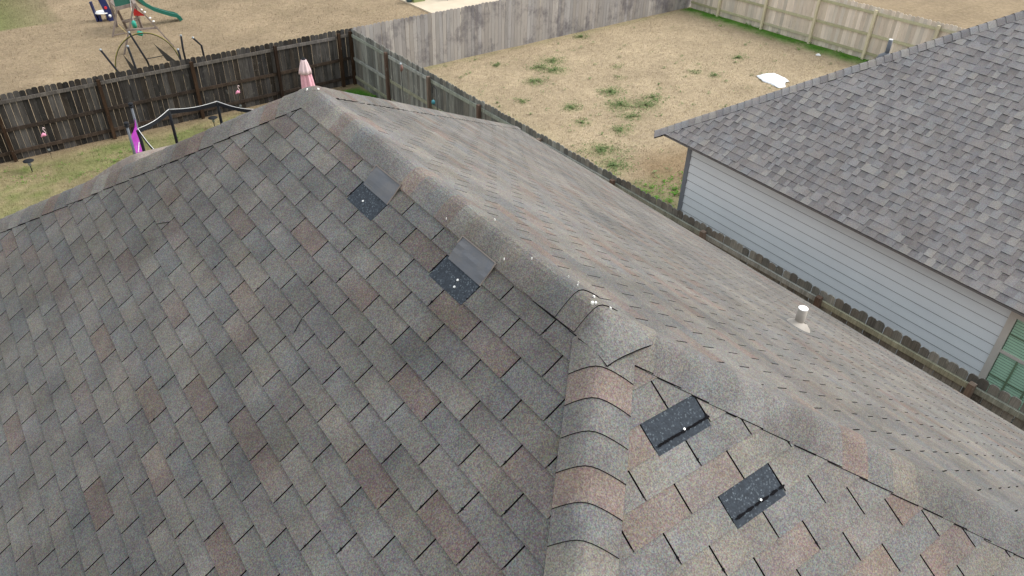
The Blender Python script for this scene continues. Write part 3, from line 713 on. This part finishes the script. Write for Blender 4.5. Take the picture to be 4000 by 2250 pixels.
TT = [lin(156, 151, 146), lin(151, 146, 142), lin(161, 155, 149), lin(154, 150, 147), lin(150, 144, 138)]
fence('fence', 'smooth tan board fence with grey stains facing the fenced side yard', (cx + .12, by(cx) + .03), (24.40, by(24.4) + .03), (0, 1), M_WT, TT, TT, TT, [2.3 * i + 1 for i in range(7)], 1, gap=.0075, jit=.004)
RR = [lin(206, 192, 176), lin(199, 186, 169), lin(212, 199, 184), lin(197, 187, 173), lin(204, 194, 181)]; RRR = [lin(176, 172, 142), lin(186, 180, 154), lin(168, 164, 134)]; RRP = [lin(200, 190, 162)]
RXF = 24.38
fence('fence', 'pale board fence with mossy rails along the far right of the side yard', (RXF, 21.1), (RXF - .10, 1), (-1, -.006), M_WR, RR, RRR, RRP, [1.595 + 2.2745 * i for i in range(9)], 1, gap=.005)
fence('fence', 'grey fence just showing in the top left corner', (-3.2, 33.9), (.62, 40.6), (.87, -.5), M_WD, [lin(100, 100, 108)], [lin(100, 100, 108)], [lin(90, 90, 95)], [1.5, 4.0, 6.5], 1)

# ------------------------------------------------------------------ things in the yards
M_BLK = plain('black_foam', lin(34, 36, 40), .8, .2); M_GMET = plain('galvanised', lin(150, 156, 160), .35, .5, .6); M_WHT = plain('white_plastic', lin(228, 228, 226), .5, .3, var=.03)
def gp(x, y, h=0.0): return Vector((x, y, gz(x, y) + h))
# enclosure frame of the own trampoline
t = empty('trampoline', gp(2.3, 15.7), 'black trampoline enclosure with padded poles and a sagging white edged top band', 'trampoline')
b = t.location
ring = [(.87, 16.41), (1.77, 17.16), (2.90, 17.04), (3.52, 16.05), (3.1, 14.7), (1.9, 14.2), (.9, 14.9)]; HT = 1.93
for x, y in ring:
    MB().tube([gp(x, y) * 1 - b, gp(x, y, 1.6) - b, Vector((x, y, HT - .02)) - b + (Vector((2.3, 15.7, 0)) - Vector((x, y, 0))) * -.01], .035, 10).build('pole', M_BLK, t, True)
    MB().tube([gp(x, y) - b + Vector((0, 0, 0)), gp(x, y, .7) - b], .05, 10).build('leg', M_GMET, t, True)
def sag(p, q, n, d, dz=0.0): return [Vector((p[0] + (q[0] - p[0]) * i / n, p[1] + (q[1] - p[1]) * i / n, HT + dz - d * math.sin(math.pi * i / n))) - b for i in range(n + 1)]
for p, q in zip(ring, ring[1:] + ring[:1]):
    A = sag(p, q, 10, .03, -.01); B = [v - Vector((0, 0, .085)) for v in A]
    V = A + B + [v + Vector((.01, .01, 0)) for v in A] + [v + Vector((.01, .01, 0)) for v in B]; n = len(A)
    F = [(i, i + 1, n + i + 1, n + i) for i in range(n - 1)] + [(2 * n + i, 3 * n + i, 3 * n + i + 1, 2 * n + i + 1) for i in range(n - 1)] + [(i, 2 * n + i, 2 * n + i + 1, i + 1) for i in range(n - 1)]
    obj('top_band', mkmesh('top_band', V, F, M_BLK), t)
    MB().tube(sag(p, q, 10, .055, .025), .006, 6).build('edge_cord', M_WHT, t, True)
V = [Vector((2.25 + 1.3 * math.cos(a), 15.7 + 1.35 * math.sin(a), gz(2.3, 15.7) + .7)) - b for a in [2 * math.pi * i / 32 for i in range(32)]]
MB().add(V + [v - Vector((0, 0, .02)) for v in V], [tuple(range(32))] + [(i, (i + 1) % 32, 32 + (i + 1) % 32, 32 + i) for i in range(32)]).build('jumping_mat', M_BLK, t)
# magenta banner between two grey posts
M_POST = plain('grey_post', lin(98, 102, 108), .6, .3)
t = empty('banner_stand', gp(.9, 17.4), 'magenta and black panel with white chevrons held between two grey posts with black caps', 'banner stand')
b = t.location
P1, P2 = (1.08, 17.87), (.71, 16.76)
for (x, y) in (P1, P2):
    MB().tube([gp(x, y) - b, Vector((x, y, 1.93)) - b], .030, 12).build('pole', M_POST, t, True)
    MB().lathe([(.03, 0), (.055, .01), (.055, .045), (.035, .05), (.035, .07), (.06, .078), (.055, .11), (.02, .125)], 16, tuple(Vector((x, y, 1.9)) - b)).build('pole_cap', M_BLK, t, True)
M_MAG = plain('magenta_vinyl', lin(186, 52, 190), .35, .5, var=.10, sc=3)
def bp(u, z, o=0.0):      # panel coordinates -> 3D (slightly bowed)
    x = P2[0] + (P1[0] - P2[0]) * u; y = P2[1] + (P1[1] - P2[1]) * u; n = Vector((P1[1] - P2[1], -(P1[0] - P2[0]), 0)).normalized()
    return Vector((x, y, z)) - b + n * (.05 * math.sin(math.pi * max(0, min(1, u))) + o)
def panel(name, mat, f0, f1, zlo, zhi, o, nu=8, nz=8):
    V = []
    for i in range(nz + 1):
        for q in range(nu + 1):
            zz = i / nz; u = f0(zz) + (f1(zz) - f0(zz)) * q / nu; V.append(bp(u, zlo + (zhi - zlo) * zz, o))
    n = len(V); nrm = (bp(.5, 1, 1) - bp(.5, 1, 0)) * .012; V += [v - nrm for v in V]; F = []
    for i in range(nz):
        for q in range(nu):
            a = i * (nu + 1) + q; F.append((a, a + 1, a + nu + 2, a + nu + 1)); F.append((n + a, n + a + nu + 1, n + a + nu + 2, n + a + 1))
    return obj(name, mkmesh(name, V, F, mat, smooth=True), t)
panel('panel', M_MAG, lambda z: .06, lambda z: .45 + .60 * z, .55, 1.62, .0)
panel('black_panel', M_BLK, lambda z: .10 + .55 * z, lambda z: .95, .35, 1.30, -.02)
panel('panel_edge', M_BLK, lambda z: .03, lambda z: .16, .35, .85, .012)
for k_, (z0_, w0) in enumerate(((1.30, .42), (1.05, .36), (.88, .28))):
    mb = MB(); mb.bar(bp(.18, z0_ - .14, .02), bp(.18 + w0 / 2, z0_, .03), .022, .012); mb.bar(bp(.18 + w0 / 2, z0_, .03), bp(.18 + w0, z0_ - .14, .02), .022, .012); mb.build('chevron', M_WHT, t)
MB().tube([bp(0, .75, .03), bp(-.05, .4, .15), gp(.55, 16.9, .02) - b], .022, 8).build('brace', M_WHT, t, True)
MB().tube([bp(.02, .75, .03), bp(.5, .72, .05), bp(1.0, .55, .03)], .014, 8).build('brace', M_WHT, t, True)

# closed parasol
t = empty('parasol', gp(5.62, 18.0), 'closed pink parasol with a paler top flounce beside the dark fence corner', 'parasol'); b = t.location
M_PINK = plain('pink_canvas', lin(222, 170, 180), .85, .15, var=.10, sc=12); M_PALE = plain('pale_pink_canvas', lin(214, 190, 190), .85, .15, var=.06)
fr = lambda r, a, z: r * (1 + .14 * math.cos(8 * a) + .05 * math.sin(3 * a))
MB().tube([Vector((.0, 0, 0)), Vector((0, 0, 2.25 - b.z))], .02, 10).build('pole', M_GMET, t, True)
can = MB().lathe([(.17, .95), (.185, 1.1), (.18, 1.35), (.16, 1.6), (.13, 1.85), (.09, 2.06)], 64, (.0, 0, -b.z), fr)
can.V = [v + Vector((.06, 0, 0)) * (2.06 - v.z - b.z) for v in can.V]; can.build('canopy', M_PINK, t, True)
MB().lathe([(.175, 1.85), (.15, 1.95), (.11, 2.1), (.075, 2.2), (.06, 2.225)], 64, (0, 0, -b.z), lambda r, a, z: r * (1 + .10 * math.cos(8 * a))).build('top_flounce', M_PALE, t, True)
MB().lathe([(.062, 2.226), (.058, 2.25), (.02, 2.26), (.015, 2.29), (.004, 2.30)], 20, (0, 0, -b.z)).build('finial', M_BLK, t, True)
MB().lathe([(.25, 0), (.25, .05), (.05, .09)], 24, (0, 0, 0)).build('base', M_BLK, t, True)

# flamingo stakes with small solar panels
M_FLAM = plain('pink_plastic', lin(228, 150, 178), .4, .4, var=.06)
def flamingo(x, y, label):
    t = empty('flamingo_stake', gp(x, y), label, 'garden ornament', 'pink flamingo stakes by the dark fence'); t.scale = (.75, .75, 1)
    MB().tube([(0, 0, 0), (0, 0, .62)], .006, 6).build('stake', M_BLK, t)
    MB().tube([(-.10, 0, .66), (-.05, 0, .70), (.0, 0, .72), (.05, 0, .70), (.08, 0, .68)], [.008, .035, .05, .04, .01], 10).build('body', M_FLAM, t, True)
    MB().tube([(.05, 0, .71), (.085, 0, .76), (.06, 0, .81), (.035, 0, .86), (.055, 0, .90), (.085, 0, .89), (.11, 0, .86)], [.02, .013, .011, .011, .018, .014, .004], 8).build('neck_and_head', M_PALE, t, True)
    MB().box((-.04, -.03, .26), (.04, .03, .30)).build('solar_panel', M_GMET, t)
flamingo(-.80, 20.49, 'pink flamingo ornament on a stake at the left end of the dark fence')
flamingo(4.44, 20.58, 'pink flamingo ornament on a stake behind the trampoline band')
def path_light(x, y, label):
    t = empty('path_light', gp(x, y), label, 'garden light', 'round topped solar path lights in the grass')
    MB().tube([(0, 0, 0), (0, 0, .30)], .012, 8).build('stake', M_BLK, t)
    MB().lathe([(.02, .18), (.035, .2), (.035, .3), (.02, .31)], 12).build('lens', M_GMET, t, True)
    MB().lathe([(.05, .305), (.13, .315), (.13, .325), (.06, .345), (.02, .35)], 20).build('cap', M_BLK, t, True)
path_light(-1.36, 19.94, 'black round topped solar path light standing alone in the grass at far left')
path_light(3.44, 20.04, 'black round topped solar path light under the sagging trampoline band')

# ornaments along the side fence
t = empty('wind_spinner', gp(7.9, 16.72), 'thin rod with a silver and brown bird ornament against the grey side fence', 'garden ornament'); b = t.location
MB().tube([(0, 0, 0), (0, 0, 1.75)], .007, 6).build('rod', M_BLK, t)
MB().tube([(0, .03, 1.70), (0, .0, 1.76), (0, -.03, 1.84), (0, -.02, 1.92)], [.01, .035, .045, .02], 8).build('body', plain('rusty_brown', lin(120, 92, 84), .7, .3), t, True)
MB().tube([(0, -.0, 1.90), (0, .04, 1.94), (0, .08, 1.93)], [.02, .035, .01], 8).build('head', M_GMET, t, True)
t = empty('shepherd_hook', gp(7.9, 14.83), 'black shepherd hook with a small teal feeder beside a fence post', 'garden hook')
hk = [(0, 0, 0), (0, 0, 1.70)] + [(0, .11 - .11 * math.cos(a), 1.70 + .11 * math.sin(a)) for a in np.linspace(.3, 3.0, 9)] + [(0, .22, 1.6)]
MB().tube(hk, .008, 6).build('hook', M_BLK, t)
MB().lathe([(.02, 0), (.05, .02), (.05, .09), (.02, .12)], 14, (0, .2, 1.30)).build('feeder', plain('teal_plastic', lin(58, 122, 132), .4, .4), t, True)

# white sheet on the side lawn
out = [(19.74, 13.70), (20.10, 13.72), (20.47, 13.56), (20.42, 13.10), (20.22, 12.70), (20.0, 12.72), (19.72, 12.48), (19.42, 12.56), (19.56, 12.95), (19.50, 13.25)]
ccx, ccy = 19.95, 13.1; V = []; F = []; nr = 9; no = 40
def edge(a):
    k = a * len(out); i = int(k) % len(out); f = k - int(k); p, q = out[i], out[(i + 1) % len(out)]; return (p[0] + (q[0] - p[0]) * f, p[1] + (q[1] - p[1]) * f)
for r in range(nr + 1):
    for q in range(no):
        e = edge(q / no); f = r / nr; x = ccx + (e[0] - ccx) * f; y = ccy + (e[1] - ccy) * f
        V.append((x, y, gz(x, y) + .07 + .05 * noise.noise(Vector((x * 4, y * 4, 1))) + .03 * noise.noise(Vector((x * 11, y * 11, 1))) - (.05 * max(0, f - .75) * 4)))
F = [(r * no + q, r * no + (q + 1) % no, (r + 1) * no + (q + 1) % no, (r + 1) * no + q) for r in range(nr) for q in range(no)]
o = obj('sheet', mkmesh('sheet', V, F, plain('white_sheet', lin(236, 240, 244), .6, .3, var=.02), smooth=True))
sm = o.modifiers.new('thick', 'SOLIDIFY'); sm.thickness = .012
tag(o, 'crumpled bright white plastic sheet lying on the tan side lawn', 'sheet')
mb = MB().lathe([(.05, 0), (.09, .02), (.06, .06), (.01, .07)], 9, tuple(gp(23.34, 13.86)), lambda r, a, z: r * (1 + .3 * math.sin(3 * a)))
tag(mb.build('litter', M_WHT), 'small scrap of pale litter in the green strip by the far right fence', 'litter')

# patio slab beyond the tan fence
k = N('concrete', .9, .2); x = k.n('ShaderNodeRGB'); x.outputs[0].default_value = lin(196, 182, 160)
M_CON = k.base(k.mul(k.mul(x.outputs[0], k.ramp(k.noise(1.4, 4), .3, .7, .9, 1.08)), k.ramp(k.noise(40, 3), .3, .7, .94, 1.06)))
V = [gp(x, y, h) for h in (.05, -.2) for x, y in ((14.76, 23), (32, 23), (32, 42), (14.78, 42))]
tag(obj('patio', mkmesh('patio', V, [(0, 1, 2, 3), (0, 4, 5, 1), (1, 5, 6, 2), (2, 6, 7, 3), (3, 7, 4, 0)], M_CON)), 'pale concrete patio slab beyond the tan fence', kind='structure')
t = empty('storage_bin', gp(15.25, 28.75, .05), 'pale green plastic storage box on the concrete patio beyond the fence', 'box')
MB().box((-.28, -.16, 0), (.28, .2, .34)).build('body', plain('olive_plastic', lin(132, 142, 96), .6, .3), t)
MB().box((-.31, -.19, .341), (.31, .23, .40)).build('lid', plain('mint_plastic', lin(190, 214, 204), .5, .3), t)
t = empty('plant_pot', gp(14.86, 28.85, .05), 'dark teal pot standing at the corner of the concrete patio', 'pot')
MB().lathe([(.10, 0), (.14, .1), (.15, .3), (.16, .31), (.16, .34)], 18).build('pot', plain('dark_teal', lin(70, 96, 104), .5, .4), t, True)
t = empty('patio_chair', gp(16.6, 28.3, .05), 'dark patio seat with grey legs cut off by the top edge of the picture', 'chair')
for dx, dy in ((-.25, -.25), (.25, -.25), (-.25, .25), (.25, .25)): MB().tube([(dx, dy, 0), (dx, dy, .4)], .022, 8).build('leg', M_GMET, t)
MB().box((-.3, -.3, .401), (.3, .3, .46)).build('seat', M_BLK, t); MB().box((-.3, .26, .461), (.3, .3, .9)).build('backrest', M_BLK, t)

# ------------------------------------------------------------------ playset beyond the fence
M_TIM = wood('play_timber', .3, .2); TC = lin(128, 116, 108)
t = empty('swing_set', gp(3.9, 30), 'weathered wooden playset with an A frame green canvas deck and green slide', 'playset'); b = t.location
def tb(name, p, q, w=.09, h=.05, col=TC, mat=M_TIM): MB().bar(Vector(p) - b, Vector(q) - b, w, h).build(name, mat, t, color=col)
AP = (3.68, 28.6, 1.42)
tb('leg', (2.94, 28.71, gz(3, 28.7)), AP); tb('leg', (4.66, 28.51, gz(4.6, 28.5)), (3.72, 28.58, 1.40)); tb('crossbar', (3.22, 28.66, .56), (4.26, 28.56, .50))
tb('top_beam', (3.70, 28.55, 1.40), (3.95, 31.2, 1.42), .1, .1)
tb('leg', (3.10, 31.23, gz(3.1, 31.2)), (3.50, 31.2, .62)); tb('leg', (3.80, 31.9, gz(3.7, 31.9)), (3.50, 31.25, .64)); tb('leg', (4.30, 31.6, gz(4.3, 31.6)), (4.10, 31.3, .70)); tb('leg', (4.45, 32.6, gz(4.4, 32.6)), (4.35, 32.4, 1.6)); tb('leg', (3.55, 32.5, gz(3.4, 32.6)), (3.50, 32.4, 1.6))
tb('leg', (4.15, 31.25, gz(4, 31.2)), (4.05, 31.25, 1.7), .07); tb('leg', (3.40, 31.25, .55), (3.28, 31.25, 1.15), .07)
tb('crossbar', (3.10, 31.25, -.32), (3.75, 31.3, -.30), .04, .03); tb('crossbar', (3.6, 31.4, .12), (4.25, 31.4, .14), .05, .05); tb('crossbar', (3.7, 31.6, .0), (4.25, 31.6, .0), .05, .05)
MB().bar(Vector((3.46, 31.20, .64)) - b, Vector((4.10, 31.20, .72)) - b, .05, .12).build('deck_edge', M_TIM, t, color=TC)
M_GRN = plain('green_canvas', lin(48, 96, 82), .7, .3, var=.1); M_SLD = plain('green_plastic', lin(22, 92, 78), .35, .5, var=.05)
MB().box(Vector((3.48, 31.25, .72)) - b, Vector((4.10, 31.28, 1.5)) - b).build('canvas_side', M_GRN, t)
MB().box(Vector((3.50, 31.3, .60)) - b, Vector((4.2, 32.4, .66)) - b).build('deck', M_TIM, t, color=TC)
# slide: a chute with raised sides
pts = [(4.15, 31.7, 1.02), (4.30, 31.76, .86), (4.56, 31.82, .52), (4.90, 31.9, .24), (5.25, 31.95, .06), (5.52, 31.98, -.07), (5.70, 32, -.13), (5.80, 32, -.20), (5.86, 32, -.33)]
pts = [Vector(p) - b for p in pts]; V = []; prof = [(-.20, .10), (-.17, .11), (-.15, .0), (.15, .0), (.17, .11), (.20, .10), (.20, -.03), (-.20, -.03)]
for i, p in enumerate(pts):
    d = (pts[min(i + 1, len(pts) - 1)] - pts[max(0, i - 1)]).normalized(); x = d.cross(Vector((0, 0, 1))).normalized(); up = x.cross(d)
    V += [p + x * a + up * c for a, c in prof]
F = [(i * 8 + q, i * 8 + (q + 1) % 8, (i + 1) * 8 + (q + 1) % 8, (i + 1) * 8 + q) for i in range(len(pts) - 1) for q in range(8)] + [tuple(range(8)), tuple(range(len(V) - 8, len(V)))]
obj('slide', mkmesh('slide', V, F, M_SLD), t)
M_TEAL = plain('teal_toy', lin(40, 150, 128), .4, .4); M_RED = plain('red_toy', lin(206, 52, 56), .5, .4)
MB().tube([Vector((3.70, 29.75, .50)) - b, Vector((3.74, 29.85, .28)) - b], .08, 14).build('hanging_toy', M_TEAL, t, True)
MB().tube([Vector((3.74, 29.7, .10)) - b, Vector((3.90, 29.7, .02)) - b], .085, 14).build('hanging_toy', M_TEAL, t, True)
MB().tube([Vector((3.72, 29.8, .5)) - b, Vector((3.80, 29.75, 1.40)) - b], .008, 6).build('rope', M_WHT, t)
MB().tube([Vector((3.36, 31.0, .12)) - b, Vector((3.58, 31.0, -.22)) - b], .012, 6).build('rope', plain('yellow_rope', lin(196, 176, 124), .8, .2), t)
V = [Vector(p) - b for p in ((4.02, 31, .70), (4.42, 31.1, .28), (4.30, 31.3, .25), (4.05, 31.2, .30))]
MB().add(V + [v + Vector((0, .05, -.02)) for v in V], [(0, 1, 2, 3), (7, 6, 5, 4), (0, 4, 5, 1), (1, 5, 6, 2), (2, 6, 7, 3), (3, 7, 4, 0)]).build('red_panel', M_RED, t)
for (x, z) in ((4.02, .97), (4.12, .87), (4.25, .64), (4.34, .50)): MB().lathe([(.02, -.02), (.045, 0), (.035, .03), (.01, .04)], 9, (x - b.x, 29.4 - b.y, z - b.z)).build('climbing_hold', M_WHT, t)

# toy table with blue end panels
t = empty('activity_table', gp(3.35, 33.8), 'white oval play table with navy end panels carrying red and white shapes', 'play table'); b = t.location
M_NAVY = plain('navy_plastic', lin(34, 42, 86), .45, .4); MB().lathe([(.25, .30), (.27, .31), (.27, .35), (.25, .355)], 28, (.02, 0, 0), lambda r, a, z: r * (1 + .15 * math.cos(a) ** 2)).build('table_top', M_WHT, t, True)
MB().bar((-.25, 0, 0), (-.32, .05, .78), .11, .07).build('end_panel', M_NAVY, t); MB().bar((.27, -.25, -.05), (.02, -.12, 1.15), .26, .08, (0, 1, 0)).build('end_panel', M_NAVY, t)
MB().tube([(.13, -.24, .55), (.13, -.27, .55)], .055, 14).build('red_dot', M_RED, t); MB().tube([(.20, -.30, .2), (.20, -.33, .26)], .05, 12).build('white_shape', M_WHT, t); MB().tube([(.05, -.2, .95), (.06, -.23, 1.0)], .06, 12).build('white_shape', M_WHT, t)
MB().box((-.2, -.1, .0), (-.1, .1, .28)).build('leg', M_NAVY, t); MB().box((.1, -.1, .0), (.2, .1, .28)).build('leg', M_NAVY, t)

# dismantled trampoline enclosure leaning beyond the fence
t = empty('trampoline', gp(2.8, 23.4), 'dismantled trampoline with splayed black poles and a yellow rimmed hoop beyond the dark fence', 'trampoline'); b = t.location
def pole(P): MB().tube([Vector(p) - b for p in P], .030, 10).build('pole', M_BLK, t, True); MB().lathe([(.032, -.02), (.036, .0), (.03, .03), (.01, .04)], 10, tuple(Vector(P[-1]) - b)).build('pole_tip', M_GMET, t, True)
pole([(1.95, 22.6, gz(2, 22.6)), (1.90, 22.6, .7), (1.40, 22.6, 1.90)]); pole([(2.15, 21.8, gz(2, 22)), (2.10, 21.8, 1.0), (2.00, 21.8, 2.12)])
pole([(2.95, 24.0, gz(3, 24)), (2.80, 24.0, .9), (2.50, 24.0, 1.84)]); pole([(3.40, 21.9, gz(3, 22)), (3.36, 21.9, 1.3), (3.33, 21.9, 1.77)])
pole([(3.75, 23.1, gz(3.7, 23)), (3.74, 23.1, 1.35), (3.77, 23.1, 1.78)]); pole([(4.30, 22.9, gz(4, 23)), (4.26, 22.9, 1.45), (4.06, 22.9, 1.72)])
hc_ = Vector((2.80, 23.9, .66)); tl = .30
def hp(a, r=1.0): return hc_ + Vector((r * .98 * math.cos(a), -math.sin(a) * r * 1.14 * math.sin(tl) * -.6, r * 1.14 * math.sin(a) * math.cos(tl))) - b
MB().tube([hp(2 * math.pi * i / 48) for i in range(49)], .011, 8).build('hoop', plain('yellow_foam', lin(116, 110, 46), .7, .2, var=.5, sc=3), t, True)
MB().tube([hp(2 * math.pi * i / 48, .985) for i in range(49)], .012, 6).build('hoop_lining', M_BLK, t, True)
k = N('net_mesh', .9, .1); tr = k.n('ShaderNodeBsdfTransparent'); df = k.n('ShaderNodeBsdfDiffuse'); df.inputs[0].default_value = lin(50, 50, 44); mx = k.n('ShaderNodeMixShader'); mx.inputs[0].default_value = .20
k.l(tr.outputs[0], mx.inputs[1]); k.l(df.outputs[0], mx.inputs[2]); k.l(mx.outputs[0], k.t.nodes['Material Output'].inputs[0]); M_NET = k.m
V = [hp(2 * math.pi * i / 48, .98) for i in range(48)]; MB().add(V, [tuple(range(48))]).build('net', M_NET, t)
M_DNET = plain('folded_net', lin(62, 60, 56), .9, .1)
for P in (((2.15, 23.9, 1.25), (2.30, 23.85, .55), (2.62, 23.8, .35)), ((3.10, 23.9, 1.42), (3.35, 23.85, .85), (3.70, 23.8, .70))):
    V = [Vector(p) - b for p in P]; MB().add(V + [v + Vector((0, .02, 0)) for v in V], [(0, 1, 2), (5, 4, 3), (0, 3, 4, 1), (1, 4, 5, 2), (2, 5, 3, 0)]).build('net_fold', M_DNET, t)
MB().tube([Vector((2.75, 23.9, 1.0)) - b, Vector((3.4, 23.9, 1.02)) - b], .012, 6).build('strap', M_BLK, t)
